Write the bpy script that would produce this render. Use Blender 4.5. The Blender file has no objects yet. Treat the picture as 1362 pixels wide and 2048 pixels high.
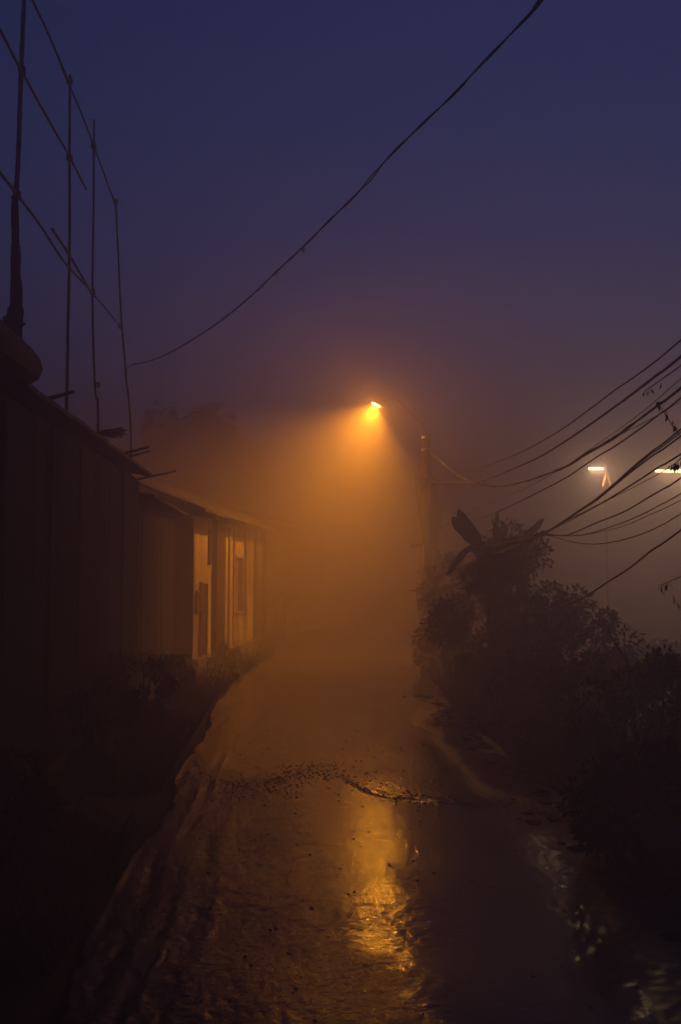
import bpy, math, random
from mathutils import Vector, noise, Matrix
R = math.radians
random.seed(7)
sc = bpy.context.scene
COL = sc.collection

# ------------------------------------------------------------------ camera
F = 1800.0; CX, CY = 681.0, 1024.0          # focal length and centre in photo pixels
CAMH = 2.0
PITCH = math.atan(126/F); YAW = math.atan(106/F)
cam_d = bpy.data.cameras.new('camera'); cam = bpy.data.objects.new('camera', cam_d); COL.objects.link(cam)
cam.location = (0, 0, CAMH)
cam.rotation_euler = (R(90)+PITCH, 0, -YAW)
cam_d.sensor_fit = 'HORIZONTAL'; cam_d.sensor_width = 24.0; cam_d.lens = 24.0*F/1362.0
cam_d.clip_end = 400; cam_d.clip_start = 0.05
sc.camera = cam
_f = Vector((math.sin(YAW)*math.cos(PITCH), math.cos(YAW)*math.cos(PITCH), math.sin(PITCH)))
_r = Vector((math.cos(YAW), -math.sin(YAW), 0)); _u = _r.cross(_f)
EYE = Vector((0, 0, CAMH))
def ray(u, v): return (_f + _r*((u-CX)/F) - _u*((v-CY)/F))
def at(u, v, y):                       # where the sight line meets the plane Y = y
    d = ray(u, v); return EYE + d*(y/d.y)
def ground_at(u, v, h=0.0):
    d = ray(u, v); return EYE + d*((h-CAMH)/d.z)
def on_plane(u, v, A, B):              # vertical plane through plan points A, B
    d = ray(u, v); nx, ny = (B[1]-A[1]), -(B[0]-A[0])
    t = (nx*A[0]+ny*A[1])/(nx*d.x+ny*d.y); return EYE + d*t

# ------------------------------------------------------------------ helpers
def tag(o, label=None, cat=None, group=None, kind=None):
    if label: o['label'] = label
    if cat: o['category'] = cat
    if group: o['group'] = group
    if kind: o['kind'] = kind
    return o
def empty(name, loc, label=None, cat=None, group=None):
    o = bpy.data.objects.new(name, None); COL.objects.link(o); o.location = loc; o.empty_display_size = .2
    return tag(o, label, cat, group)
def wloc(o):
    p = Vector((0, 0, 0))
    while o is not None: p += o.location; o = o.parent
    return p
class MB:
    def __init__(s): s.v = []; s.f = []
    def add(s, vs, fs):
        n = len(s.v); s.v += [tuple(p) for p in vs]; s.f += [tuple(i+n for i in q) for q in fs]
    def box8(s, p):                    # p: 8 points, bottom ring 0-3, top ring 4-7
        s.add(p, [(3,2,1,0),(4,5,6,7),(0,1,5,4),(1,2,6,5),(2,3,7,6),(3,0,4,7)])
    def box(s, a, b):
        x0,y0,z0 = a; x1,y1,z1 = b
        s.box8([(x0,y0,z0),(x1,y0,z0),(x1,y1,z0),(x0,y1,z0),(x0,y0,z1),(x1,y0,z1),(x1,y1,z1),(x0,y1,z1)])
    def tube(s, pts, rad, n=8, cap=True, jit=0.0):
        pts = [Vector(p) for p in pts]; m = len(pts)
        rads = rad if isinstance(rad, (list, tuple)) else [rad]*m
        ref = None; base = len(s.v); rings = []
        for i, p in enumerate(pts):
            t = (pts[min(i+1, m-1)] - pts[max(i-1, 0)])
            if t.length < 1e-9: t = Vector((0,0,1))
            t.normalize()
            if ref is None:
                ref = t.orthogonal().normalized()
            ref = (ref - t*ref.dot(t)).normalized(); bi = t.cross(ref)
            for k in range(n):
                a = 2*math.pi*k/n; r = rads[i]*(1+jit*(random.random()-.5))
                s.v.append(tuple(p + ref*math.cos(a)*r + bi*math.sin(a)*r))
        for i in range(m-1):
            for k in range(n):
                a = base+i*n+k; b = base+i*n+(k+1) % n
                s.f.append((a, b, b+n, a+n))
        if cap:
            s.f.append(tuple(base+k for k in reversed(range(n)))); s.f.append(tuple(base+(m-1)*n+k for k in range(n)))
    def build(s, name, mat, parent=None, smooth=False):
        me = bpy.data.meshes.new(name)
        off = wloc(parent) if parent else Vector((0,0,0))
        me.from_pydata([(x-off.x, y-off.y, z-off.z) for x, y, z in s.v], [], s.f)
        if mat: me.materials.append(mat)
        if smooth:
            for p in me.polygons: p.use_smooth = True
        me.update()
        o = bpy.data.objects.new(name, me); COL.objects.link(o)
        if parent: o.parent = parent
        return o
def spline(pts, k=6):
    P = [Vector(p) for p in pts]; out = []
    for i in range(len(P)-1):
        p0 = P[max(i-1,0)]; p1 = P[i]; p2 = P[i+1]; p3 = P[min(i+2, len(P)-1)]
        for j in range(k):
            t = j/k
            out.append(.5*((2*p1)+(-p0+p2)*t+(2*p0-5*p1+4*p2-p3)*t*t+(-p0+3*p1-3*p2+p3)*t**3))
    out.append(P[-1]); return out

# ------------------------------------------------------------------ materials
def mat(name, c1, c2, scale=4, rough=.8, bump=.3, bscale=None, stretch=(1,1,1), spec=.5, metal=0, r2=None, dirt=None):
    m = bpy.data.materials.new(name); m.use_nodes = True; nt = m.node_tree; N = nt.nodes; L = nt.links
    b = N['Principled BSDF']; tc = N.new('ShaderNodeTexCoord'); mp = N.new('ShaderNodeMapping')
    geo = N.new('ShaderNodeNewGeometry'); L.new(geo.outputs['Position'], mp.inputs[0])
    mp.inputs['Scale'].default_value = stretch
    n1 = N.new('ShaderNodeTexNoise'); n1.inputs['Scale'].default_value = scale; n1.inputs['Detail'].default_value = 8; n1.inputs['Roughness'].default_value = .65
    L.new(mp.outputs[0], n1.inputs[0])
    cr = N.new('ShaderNodeValToRGB'); cr.color_ramp.elements[0].position = .32; cr.color_ramp.elements[1].position = .68
    cr.color_ramp.elements[0].color = (*c1, 1); cr.color_ramp.elements[1].color = (*c2, 1)
    L.new(n1.outputs[0], cr.inputs[0])
    col = cr.outputs[0]
    if dirt:
        n3 = N.new('ShaderNodeTexNoise'); n3.inputs['Scale'].default_value = scale*.27; n3.inputs['Detail'].default_value = 6
        L.new(mp.outputs[0], n3.inputs[0]); r3 = N.new('ShaderNodeValToRGB'); r3.color_ramp.elements[0].position = .45; r3.color_ramp.elements[1].position = .6
        L.new(n3.outputs[0], r3.inputs[0]); mx = N.new('ShaderNodeMix'); mx.data_type = 'RGBA'
        L.new(r3.outputs[0], mx.inputs[0]); L.new(col, mx.inputs[6]); mx.inputs[7].default_value = (*dirt, 1); col = mx.outputs[2]
    L.new(col, b.inputs['Base Color'])
    if r2 is not None:
        mr = N.new('ShaderNodeMapRange'); mr.inputs[1].default_value = .35; mr.inputs[2].default_value = .65
        mr.inputs[3].default_value = rough; mr.inputs[4].default_value = r2; L.new(n1.outputs[0], mr.inputs[0]); L.new(mr.outputs[0], b.inputs['Roughness'])
    else: b.inputs['Roughness'].default_value = rough
    b.inputs['Specular IOR Level'].default_value = spec; b.inputs['Metallic'].default_value = metal
    if bump:
        n2 = N.new('ShaderNodeTexNoise'); n2.inputs['Scale'].default_value = bscale or scale*6; n2.inputs['Detail'].default_value = 5
        L.new(mp.outputs[0], n2.inputs[0]); bp = N.new('ShaderNodeBump'); bp.inputs['Strength'].default_value = bump; bp.inputs['Distance'].default_value = .02
        L.new(n2.outputs[0], bp.inputs['Height']); L.new(bp.outputs[0], b.inputs['Normal'])
    return m
def emis(name, col, st):
    m = bpy.data.materials.new(name); m.use_nodes = True; nt = m.node_tree
    b = nt.nodes['Principled BSDF']; b.inputs['Base Color'].default_value = (.8,.8,.8,1)
    b.inputs['Emission Color'].default_value = (*col, 1); b.inputs['Emission Strength'].default_value = st
    n = nt.nodes.new('ShaderNodeTexNoise'); n.inputs['Scale'].default_value = 3
    mr = nt.nodes.new('ShaderNodeMapRange'); mr.inputs[3].default_value = .35; mr.inputs[4].default_value = .5
    nt.links.new(n.outputs[0], mr.inputs[0]); nt.links.new(mr.outputs[0], b.inputs['Roughness'])
    return m
M = dict(
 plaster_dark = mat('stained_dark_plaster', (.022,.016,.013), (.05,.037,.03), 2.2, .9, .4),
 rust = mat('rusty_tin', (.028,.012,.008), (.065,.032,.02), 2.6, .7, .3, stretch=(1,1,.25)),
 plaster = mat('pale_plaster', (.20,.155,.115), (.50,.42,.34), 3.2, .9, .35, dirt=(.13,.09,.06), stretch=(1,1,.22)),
 tin = mat('weathered_tin', (.16,.14,.12), (.30,.27,.24), 2, .55, .2, stretch=(1,1,.3), dirt=(.12,.07,.04)),
 wood = mat('dark_wood', (.014,.009,.006), (.034,.023,.016), 3, .9, .4, stretch=(1,1,.2), spec=.12),
 bamboo = mat('bamboo', (.05,.042,.03), (.10,.085,.06), 5, .7, .2),
 roof = mat('old_roof', (.014,.011,.009), (.035,.028,.023), 3, .85, .5),
 cable = mat('black_rubber', (.010,.010,.011), (.022,.021,.021), 9, .55, .1),
 concrete = mat('pole_concrete', (.05,.044,.038), (.10,.09,.078), 3, .85, .3, dirt=(.09,.075,.06)),
 steel = mat('galvanised_steel', (.20,.20,.19), (.32,.31,.30), 6, .5, .1, metal=.6),
 leaf = mat('leaf_green', (.028,.042,.016), (.06,.08,.03), 3, .6, .1),
 leaf2 = mat('leaf_dark', (.02,.03,.013), (.045,.055,.024), 3, .65, .1),
 banana = mat('banana_leaf', (.045,.07,.022), (.085,.11,.04), 5, .5, .2),
 bark = mat('bark', (.022,.017,.013), (.05,.038,.03), 6, .9, .6, stretch=(1,1,.3), spec=.15),
 grass = mat('grass_blade', (.035,.04,.017), (.08,.075,.035), 4, .8, .1),
 soil = mat('wet_soil', (.018,.014,.011), (.042,.032,.024), 2.5, .85, .8, bscale=14, r2=.95, spec=.15),
 stone = mat('grit', (.012,.010,.009), (.035,.029,.024), 8, .6, .3, r2=.9),
 paper = mat('paper_notice', (.40,.38,.42), (.55,.52,.56), 14, .8, .05),
 orange = mat('orange_paint', (.55,.25,.05), (.65,.32,.08), 5, .6, .1),
 wrap = mat('plastic_scrap', (.55,.55,.56), (.7,.7,.7), 10, .4, .3),
)

# ------------------------------------------------------------------ ground and road
def cx_road(y):
    d = max(0.0, y-13); return .68 + .009*d*d
def half_w(y, side):
    w = 1.80 + .16*noise.noise((y*.6, side*7.3, 0)) + .08*noise.noise((y*1.9, side*3.1, 4)) + .03*noise.noise((y*6, side, 9)) + .02*noise.noise((y*19, side, 9))
    if side > 0: w += .16*max(0, noise.noise((y*.9, 2.2, 1)))
    return w
def terrain_h(x, y):
    c = cx_road(y); d = x - c; h = -.07
    if d > 1.9: h -= .75*min(1, (d-1.9)/3.0)**1.2; 
    if d < -1.7: h += .10*min(1, (-d-1.7)/.8)
    h += .05*noise.noise((x*.8, y*.8, 0)) + .03*noise.noise((x*2.7, y*2.7, 3))
    if abs(d) < 2.0: h = min(h, -.045)
    return h
def grid(name, xs, ys, fn, m, attr=None):
    nx, ny = len(xs), len(ys); v = []; f = []; A = []
    for j, y in enumerate(ys):
        for i in range(nx):
            p, a = fn(i, j); v.append(p); A.append(a)
    for j in range(ny-1):
        for i in range(nx-1):
            a = j*nx+i; f.append((a, a+1, a+1+nx, a+nx))
    me = bpy.data.meshes.new(name); me.from_pydata(v, [], f); me.materials.append(m)
    for p in me.polygons: p.use_smooth = True
    if attr:
        for k, nm in enumerate(attr):
            at_ = me.attributes.new(nm, 'FLOAT', 'POINT'); at_.data.foreach_set('value', [a[k] for a in A])
    o = bpy.data.objects.new(name, me); COL.objects.link(o); return o
xs = [-60,-40,-25,-15,-10,-7] + [-5+.16*i for i in range(100)] + [12,14,17,22,30,45,60]
ys = [-58,-40,-25,-15,-8,-4] + [-2+.16*i for i in range(220)] + [35,38,42,48,58]
g = grid('ground', xs, ys, lambda i, j: ((xs[i], ys[j], terrain_h(xs[i], ys[j])), None), M['soil'])
tag(g, kind='structure')

def smooth(a, b, t):
    t = max(0, min(1, (t-a)/(b-a))); return t*t*(3-2*t)
LIP = [(-3,9.3),(.30,9.3),(.50,9.1),(.57,8.9),(.72,8.45),(.9,8.2),(1.3,7.98),(2.0,7.72),(2.5,7.35),(5,7.2)]
def interp(T, x):
    if x <= T[0][0]: return T[0][1]
    for (a, b), (c, d) in zip(T, T[1:]):
        if x <= c: return b+(d-b)*(x-a)/(c-a)
    return T[-1][1]
ROUGHB = [(1.5,1.5),(3.4,1.0),(4.2,.70),(4.8,.56),(5.7,.36),(6.7,.22),(8.2,.10),(9,-.1),(10,-.9),(40,-1.5)]   # y -> x of boundary
def road_pt(x, y):
    n1 = noise.noise((x*1.3, y*1.3, 0)); n2 = noise.noise((x*5, y*5, 5)); n3 = noise.noise((x*17, y*17, 8)); n4 = noise.noise((x*45, y*45, 8))
    lipy = interp(LIP, x) + .10*noise.noise((x*3, 0, 2)) + .03*noise.noise((x*13, 0, 2))
    h = .012*n1
    slab = smooth(0, .05, y-lipy)*smooth(.40, .60, x)*(1-.8*smooth(.5,4,y-lipy))
    h += .016*slab*(.8+.18*noise.noise((x*23, y*17, 3)))
    # a thin wet hollow in front of the lip
    bx = interp(ROUGHB, y) + .16*noise.noise((x*1.5, y*2.2, 1)) + .12*noise.noise((x*5, y*6, 1)) + .07*noise.noise((x*14, y*16, 1))
    rough = smooth(.06, -.10, x-bx) * (1-smooth(8.5, 11, y))
    h += rough*(.0035*n2 + .003*n3 + .0055*n4 - .004)
    h += (1-rough)*(.0012*n3 + .0005*n4)
    # wheel tracks pressed in the mud on the left
    wob = .16*noise.noise((0, y*.45, 11))+.02*noise.noise((0,y*4,1))
    for tx, w, dep in ((-.30,.12,.007),(-.47,.03,-.006),(-.58,.05,.009),(-.69,.022,-.008),(-.76,.03,.007),(-.84,.018,-.006),(-.93,.05,.008)):
        t = tx + wob + .02*(y-6)*.2
        h -= dep*math.exp(-((x-t)/w)**2)*max(0, .35+1.5*noise.noise((tx*9, y*1.1, 1))+.8*noise.noise((x*24, y*9, 1)))*(1-smooth(9,16,y))
    # mud spread along the right edge
    c = cx_road(y); e = x-(c+1.82)
    mud = smooth(-1.0, -.25, e)*smooth(16, 12, y)*(.45+.9*max(0, noise.noise((x*1.7, y*1.1, 21))+.25))
    h += mud*(.010*n2 + .012*n3+.006*n4)
    grit = smooth(.25,0,abs(y-(9.0+.3*noise.noise((x*2,0,5)))))*smooth(-.9,-.5,x)*smooth(.8,.3,x)
    h += grit*.008*(n3+n4)
    # raised, broken left rim
    e2 = (c-1.82)-x
    h += .014*math.exp(-((e2+.05)/.022)**2)*(.6+.6*noise.noise((y*2,0,3)))
    return h, rough, min(1, mud)
NX = 230
us = [i/(NX-1) for i in range(NX)]
yy = []; y = 1.0
while y < 42: yy.append(y); y += max(.011, .0036*y)
def rfn(i, j):
    y = yy[j]; c = cx_road(y); u = us[i]
    l = c-half_w(y, -1); r = c+half_w(y, 1)
    x = l + (r-l)*u
    h, a, b = road_pt(x, y)
    if i == 0 or i == NX-1: h = -.09
    elif i == 1 or i == NX-2: h -= .01
    return (x, y, h), (a, b)
def road_mat():
    m = bpy.data.materials.new('wet_road'); m.use_nodes = True; nt = m.node_tree; N = nt.nodes; L = nt.links
    b = N['Principled BSDF']; geo = N.new('ShaderNodeNewGeometry')
    def nz(scale, det=6, st=None, rg=.6):
        n = N.new('ShaderNodeTexNoise'); n.inputs['Scale'].default_value = scale; n.inputs['Detail'].default_value = det; n.inputs['Roughness'].default_value = rg
        if st:
            mp = N.new('ShaderNodeMapping'); mp.inputs['Scale'].default_value = st; L.new(geo.outputs['Position'], mp.inputs[0]); L.new(mp.outputs[0], n.inputs[0])
        else: L.new(geo.outputs['Position'], n.inputs[0])
        return n.outputs[0]
    def mth(op, a, bb):
        n = N.new('ShaderNodeMath'); n.operation = op
        for k, v in enumerate((a, bb)):
            if isinstance(v, (int, float)): n.inputs[k].default_value = v
            else: L.new(v, n.inputs[k])
        return n.outputs[0]
    def mr(x, a, b_, c, d):
        n = N.new('ShaderNodeMapRange'); n.inputs[1].default_value = a; n.inputs[2].default_value = b_; n.inputs[3].default_value = c; n.inputs[4].default_value = d
        L.new(x, n.inputs[0]); return n.outputs[0]
    ra = N.new('ShaderNodeAttribute'); ra.attribute_name = 'rough'; rough = ra.outputs['Fac']
    ma = N.new('ShaderNodeAttribute'); ma.attribute_name = 'mud'; mud = ma.outputs['Fac']
    big = nz(1.1); mid = nz(7); fine = nz(60, 4); grain = nz(180, 2)
    cr = N.new('ShaderNodeValToRGB'); e = cr.color_ramp.elements
    e[0].position = .3; e[0].color = (.012,.009,.007,1); e[1].position = .7; e[1].color = (.095,.075,.057,1)
    L.new(mth('ADD', mth('MULTIPLY', big, .45), mth('ADD', mth('MULTIPLY', mid, .35), mth('MULTIPLY', nz(28,5), .2))), cr.inputs[0])
    mx = N.new('ShaderNodeMix'); mx.data_type = 'RGBA'; L.new(mth('MULTIPLY', rough, mr(mid,.4,.6,.3,.9)), mx.inputs[0]); L.new(cr.outputs[0], mx.inputs[6]); mx.inputs[7].default_value = (.014,.011,.009,1)
    mx2 = N.new('ShaderNodeMix'); mx2.data_type = 'RGBA'; L.new(mth('MULTIPLY', mud, mr(nz(4),.4,.6,0,.9)), mx2.inputs[0]); L.new(mx.outputs[2], mx2.inputs[6]); mx2.inputs[7].default_value = (.075,.06,.048,1)
    L.new(mx2.outputs[2], b.inputs['Base Color'])
    wet = mr(nz(2.3, 5), .38, .62, .05, .11)
    rr = mth('ADD', wet, mth('ADD', mth('MULTIPLY', rough, .0), mth('MULTIPLY', mud, 1.1)))
    L.new(rr, b.inputs['Roughness'])
    b.inputs['Specular IOR Level'].default_value = .5
    h = mth('ADD', mth('MULTIPLY', nz(34, 3, (.42,1,1)), mth('ADD', .75, mth('MULTIPLY', rough, 1.0))), mth('MULTIPLY', grain, mth('ADD', .03, mth('MULTIPLY', rough, .2))))
    h = mth('ADD', h, mth('MULTIPLY', nz(110, 2, (.5,1,1)), mth('ADD', .42, mth('MULTIPLY', rough, .9))))
    h = mth('ADD', h, mth('MULTIPLY', nz(14, 4), mth('MULTIPLY', rough, .8)))
    bp = N.new('ShaderNodeBump'); bp.inputs['Strength'].default_value = 1.0; bp.inputs['Distance'].default_value = .0026
    L.new(h, bp.inputs['Height']); L.new(bp.outputs[0], b.inputs['Normal'])
    return m
rd = grid('road', us, yy, rfn, road_mat(), ('rough', 'mud')); tag(rd, kind='structure')

# grit and clods scattered on the road
mb = MB()
def pebble(mb, p, r):
    vs = []; n = 5
    for lv, (rr, zz) in enumerate(((1.0, -.2), (.85, .45))):
        for k in range(n):
            a = 2*math.pi*k/n + lv*.4; q = r*rr*(.7+.6*random.random())
            vs.append((p[0]+q*math.cos(a), p[1]+q*math.sin(a)*1.1, p[2]+zz*r*.55))
    vs.append((p[0], p[1], p[2]+r*.36))
    fs = [(k, (k+1) % n, n+(k+1) % n, n+k) for k in range(n)] + [(n+k, n+(k+1) % n, 2*n) for k in range(n)]
    mb.add(vs, fs)
for _ in range(2600):
    if random.random() < .40: x = random.gauss(-.1, .42); y = 9.05+random.gauss(0, .30)+.35*math.sin(x*4)
    elif random.random() < .5: x = random.uniform(.55, 2.6); y = interp(LIP, x)+random.gauss(.05, .12)
    else: y = random.uniform(3.2, 12); x = random.uniform(-.9, 2.4)
    if abs(x-cx_road(y)) > 1.75: continue
    pebble(mb, (x, y, road_pt(x, y)[0]), random.choice((.004,.005,.006,.008,.013)) * (.8+.03*y))
tag(mb.build('road_grit', M['stone']), 'dark grit and mud clods scattered over the wet lane', kind='stuff')
mb = MB()
for _ in range(900):
    y = random.uniform(4, 15); x = cx_road(y)+1.82+random.gauss(.02, .2)
    if x < cx_road(y)+1.7: z = road_pt(x, y)[0]
    else: z = terrain_h(x, y)
    pebble(mb, (x, y, z), random.choice((.012,.02,.03,.045,.07)))
tag(mb.build('verge_rubble', M['soil']), 'crumbled clods and rubble along the right road edge', kind='stuff')
# a scrap of plastic on the dark verge
p = ground_at(1267, 1638, -.15); e = empty('plastic_scrap', p, 'tiny crumpled white plastic scrap on the dark right verge', 'litter')
mb = MB(); vs = []; n = 7
for j in range(n):
    for i in range(n):
        a, b_ = i/(n-1)-.5, j/(n-1)-.5
        vs.append((p.x+a*.10, p.y+b_*.06, p.z+.02+.035*noise.noise((a*6, b_*6, 1))+.04*abs(a)))
mb.add(vs, [(j*n+i, j*n+i+1, (j+1)*n+i+1, (j+1)*n+i) for j in range(n-1) for i in range(n-1)])
o = mb.build('sheet', M['wrap'], e, True); md = o.modifiers.new('s', 'SOLIDIFY'); md.thickness = .001

# ------------------------------------------------------------------ houses on the left
class Facade:                         # s along the wall, o outwards to the lane, h up
    def __init__(f, A, B):
        f.A = Vector((*A, 0)); d = Vector((*B, 0))-f.A; f.len = d.length; f.d = d.normalized(); f.n = Vector((f.d.y, -f.d.x, 0))
    def P(f, s, o, h): q = f.A+f.d*s+f.n*o; return (q.x, q.y, h)
    def box(f, mb, s0, s1, o0, o1, h0, h1):
        mb.box8([f.P(s0,o0,h0), f.P(s1,o0,h0), f.P(s1,o1,h0), f.P(s0,o1,h0), f.P(s0,o0,h1), f.P(s1,o0,h1), f.P(s1,o1,h1), f.P(s0,o1,h1)][::1])
    def corr(f, mb, s0, s1, o, h0, h1, pitch=.075, amp=.011, th=.02):     # corrugated upright sheet
        n = int((s1-s0)/pitch*8); vs = []
        for i in range(n+1):
            s = s0+(s1-s0)*i/n; w = o+amp*math.sin(2*math.pi*s/pitch)
            vs += [f.P(s,w,h0), f.P(s,w,h1), f.P(s,w-th,h0), f.P(s,w-th,h1)]
        fs = []
        for i in range(n):
            a = i*4; b = a+4; fs += [(a,b,b+1,a+1), (a+2,a+3,b+3,b+2), (a+1,b+1,b+3,a+3), (a,a+2,b+2,b)]
        fs += [(0,1,3,2), (n*4, n*4+2, n*4+3, n*4+1)]
        mb.add(vs, fs)
    def u2s(f, u, v=1150):
        q = on_plane(u, v, f.P(0,0,0), f.P(1,0,0)); return (Vector((q.x,q.y,0))-f.A).dot(f.d), q.z
def sloped(f, mb, s0, s1, o0, h0, o1, h1, th, ns=14, wave=.015):          # roof sheet from ridge (o0,h0) to eave (o1,h1)
    no = 8; vs = []
    for i in range(ns+1):
        s = s0+(s1-s0)*i/ns
        for j in range(no+1):
            t = j/no; o = o0+(o1-o0)*t; h = h0+(h1-h0)*t+wave*noise.noise((s*1.7, t*3, s0))*2 - .02*math.sin(math.pi*t)
            if j == no: o += .05*noise.noise((s*3, 1, s0))
            vs += [f.P(s,o,h), f.P(s,o,h-th)]
    fs = []; w = (no+1)*2
    for i in range(ns):
        for j in range(no):
            a = i*w+j*2; fs += [(a, a+2, a+w+2, a+w), (a+1, a+w+1, a+w+3, a+3)]
        fs += [(i*w, i*w+w, i*w+w+1, i*w+1), (i*w+no*2, i*w+no*2+1, i*w+w+no*2+1, i*w+w+no*2)]
    for j in range(no):
        a = j*2; fs += [(a, a+1, a+3, a+2)]; a += ns*w; fs += [(a, a+2, a+3, a+1)]
    mb.add(vs, fs)

# house A : nearest, with a thick rounded eave
XW = -2.32
fa = Facade((XW-.02, -3.0), (XW-.02, 7.3))
A = empty('plaster_house', (XW-1.5, 2, 0), 'nearest black house wall on the left, under a thick rounded eave and carrying paper notices', 'house')
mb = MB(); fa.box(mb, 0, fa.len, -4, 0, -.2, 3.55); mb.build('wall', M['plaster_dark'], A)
mb = MB()
prof = [(-4.05,5.2),(-.1,3.98),(.12,3.93),(.24,3.86),(.31,3.77),(.33,3.68),(.30,3.60),(.22,3.555),(-4.05,3.56)]
n = len(prof); S = [-.1, 2, 4, 6, 8, 9.4, 10.1, fa.len+.12]
vs = [fa.P(s, o+.015*noise.noise((s, k, 0)), h+.03*noise.noise((s, k*.3, 3))) for s in S for k, (o, h) in enumerate(prof)]
fs = [(i*n+k, i*n+(k+1) % n, (i+1)*n+(k+1) % n, (i+1)*n+k) for i in range(len(S)-1) for k in range(n)]
fs += [tuple(reversed(range(n))), tuple((len(S)-1)*n+k for k in range(n))]
mb.add(vs, fs); mb.build('roof', M['roof'], A)
mb = MB(); fa.box(mb, 5.2, 6.3, .002, .03, .1, 2.15); o = mb.build('door', M['wood'], A)
mb = MB(); fa.box(mb, 6.18, 6.22, .032, .06, 1.0, 1.16); mb.build('handle', M['steel'], o)
mb = MB(); fa.box(mb, 5.10, 5.19, .002, .05, .05, 2.25); fa.box(mb, 6.31, 6.40, .002, .05, .05, 2.25); fa.box(mb, 5.19, 6.31, .002, .05, 2.16, 2.25); mb.build('door_frame', M['wood'], A)

# house B : tin and plank shed
fb = Facade((XW, 7.45), (XW, 14.1))
B = empty('tin_shed', (XW-1.5, 10.5, 0), 'long dark rusty tin house below the bamboo scaffold with beam ends poking out', 'house')
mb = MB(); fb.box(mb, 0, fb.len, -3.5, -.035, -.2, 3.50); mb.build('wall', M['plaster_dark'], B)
s = 0.05; k = 0
while s < fb.len-.1:
    e_ = min(fb.len-.02, s+.82+.1*random.random()); mb = MB(); fb.corr(mb, s, e_-.02, .004+.012*(k % 2), .15, 3.42+.08*random.random())
    mb.build('wall_sheet', M['rust'], B); s = e_; k += 1
mb = MB()
for s_ in (1.3, 5.1):
    mb = MB(); fb.box(mb, s_, s_+.08, .031, .07, .02, 3.44); mb.build('wall_post', M['wood'], B)
mb = MB(); sloped(fb, mb, -.02, fb.len+.1, -3.6, 4.3, .20, 3.58, .045); mb.build('roof', M['roof'], B)
for (u0, v0, u1, v1, r) in ((80,797,148,783,.022),(236,906,298,894,.022),(242,913,300,902,.018)):
    y = {80:8.9,236:12.4,242:12.8}[u0]
    a = at(u0-40, v0+12, y); b_ = at(u1, v1, y); mb = MB(); mb.tube([a, (a+b_)/2+Vector((0,0,-.012)), b_], [r, r, r*.75], 7, True, .2)
    mb.build('beam_end', M['wood'], B)
# a tuft of broken thatch on the beam
a = at(205, 862, 11.2); mb = MB()
for _ in range(160):
    p0 = a+Vector((random.uniform(-.05,.24), random.uniform(-.12,.12), random.uniform(-.07,.03))); d = Vector((random.uniform(-.2,1), random.uniform(-.4,.4), random.uniform(-.5,.25)))*.13
    q = Vector((0,.008,.008)); mb.add([p0-q, p0+q, p0+d], [(0,1,2)])
mb.tube([at(190,868,11.2), at(222,861,11.2), at(247,854,11.2)], [.02,.015,.008], 6); mb.build('thatch_tuft', M['wood'], B)

# house C : lower shed up to the lit one
fc = Facade((XW, 14.25), (XW+.04, 18.75))
C = empty('plank_shed', (XW-1.5, 16.5, 0), 'low dark plank shed between the tin house and the lit house', 'house')
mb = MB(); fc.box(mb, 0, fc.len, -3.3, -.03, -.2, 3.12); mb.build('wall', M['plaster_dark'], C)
mb = MB()
s = .02
while s < fc.len-.2: w = .16+.06*random.random(); fc.box(mb, s, s+w-.012, -.026, random.uniform(-.004,.012), .1, 3.1); s += w
mb.build('plank_wall', M['wood'], C)
mb = MB(); sloped(fc, mb, -.08, fc.len+.02, -3.3, 3.8, .24, 3.26, .05); mb.build('roof', M['roof'], C)
a = at(270, 960, 14.6); mb = MB(); mb.tube([a, at(300,953,14.6), at(322,949,14.6), at(352,942,14.6)], [.025,.02,.016,.01], 7); mb.build('beam_end', M['wood'], C)
mb = MB(); fc.box(mb, fc.len-.22, fc.len, .016, .36, -.1, 3.14); mb.build('end_wall', M['wood'], C)

# house D : the lit one, its front turned towards the bend
D0 = (-2.03, 19.35); D1 = (-.62, 27.4)
fd = Facade(D0, D1)
D = empty('lit_house', (-3.2, 23, 0), 'pale plaster house in orange lamplight under a dark overhanging eave', 'house')
mb = MB(); fd.box(mb, 0, fd.len, -3.2, 0, -.2, 3.28); mb.build('wall', M['plaster'], D)
mb = MB(); sloped(fd, mb, -.75, fd.len+.3, -1.9, 4.35, .46, 3.36, .06, 24, .02); sloped(fd, mb, -.75, fd.len+.3, -1.9, 4.36, -4.0, 3.4, .06, 24, .02); mb.build('roof', M['roof'], D)
def patch(name, u0, u1, v0, v1, m, o0=.004, o1=.05, par=D, f=fd):
    s0, h1 = f.u2s(u0, v0); s1, _ = f.u2s(u1, v0); _, h0 = f.u2s((u0+u1)/2, v1); h0 = max(h0, .0); h1 = min(h1, 3.27)
    mb = MB(); f.box(mb, s0, s1, o0, o1, h0, h1); return mb.build(name, m, par)
def opening(name, u0, u1, v0, v1):
    o = patch(name, u0, u1, v0, v1, M['wood'], .004, .03)
    s0, h1 = fd.u2s(u0, v0); s1, _ = fd.u2s(u1, v0); _, h0 = fd.u2s((u0+u1)/2, v1); mb = MB(); t = .045
    for a, b_, c, d in ((s0-t, s0, h0, h1), (s1, s1+t, h0, h1), (s0-t, s1+t, h1, h1+t), (s0-t, s1+t, h0-t, h0)): fd.box(mb, a, b_, .002, .06, c, d)
    mb.build('frame', M['tin'], o); return o
patch('wall_post', 425, 440, 1030, 1345, M['wood'], .004, .12)
opening('door', 400, 411, 1168, 1322)
opening('vent', 391, 395, 1186, 1218)
opening('window', 471, 484, 1115, 1222)
patch('wall_post', 416, 420, 1060, 1130, M['wood'])
patch('downpipe', 456, 459, 1050, 1335, M['tin'], .01, .06)
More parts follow.
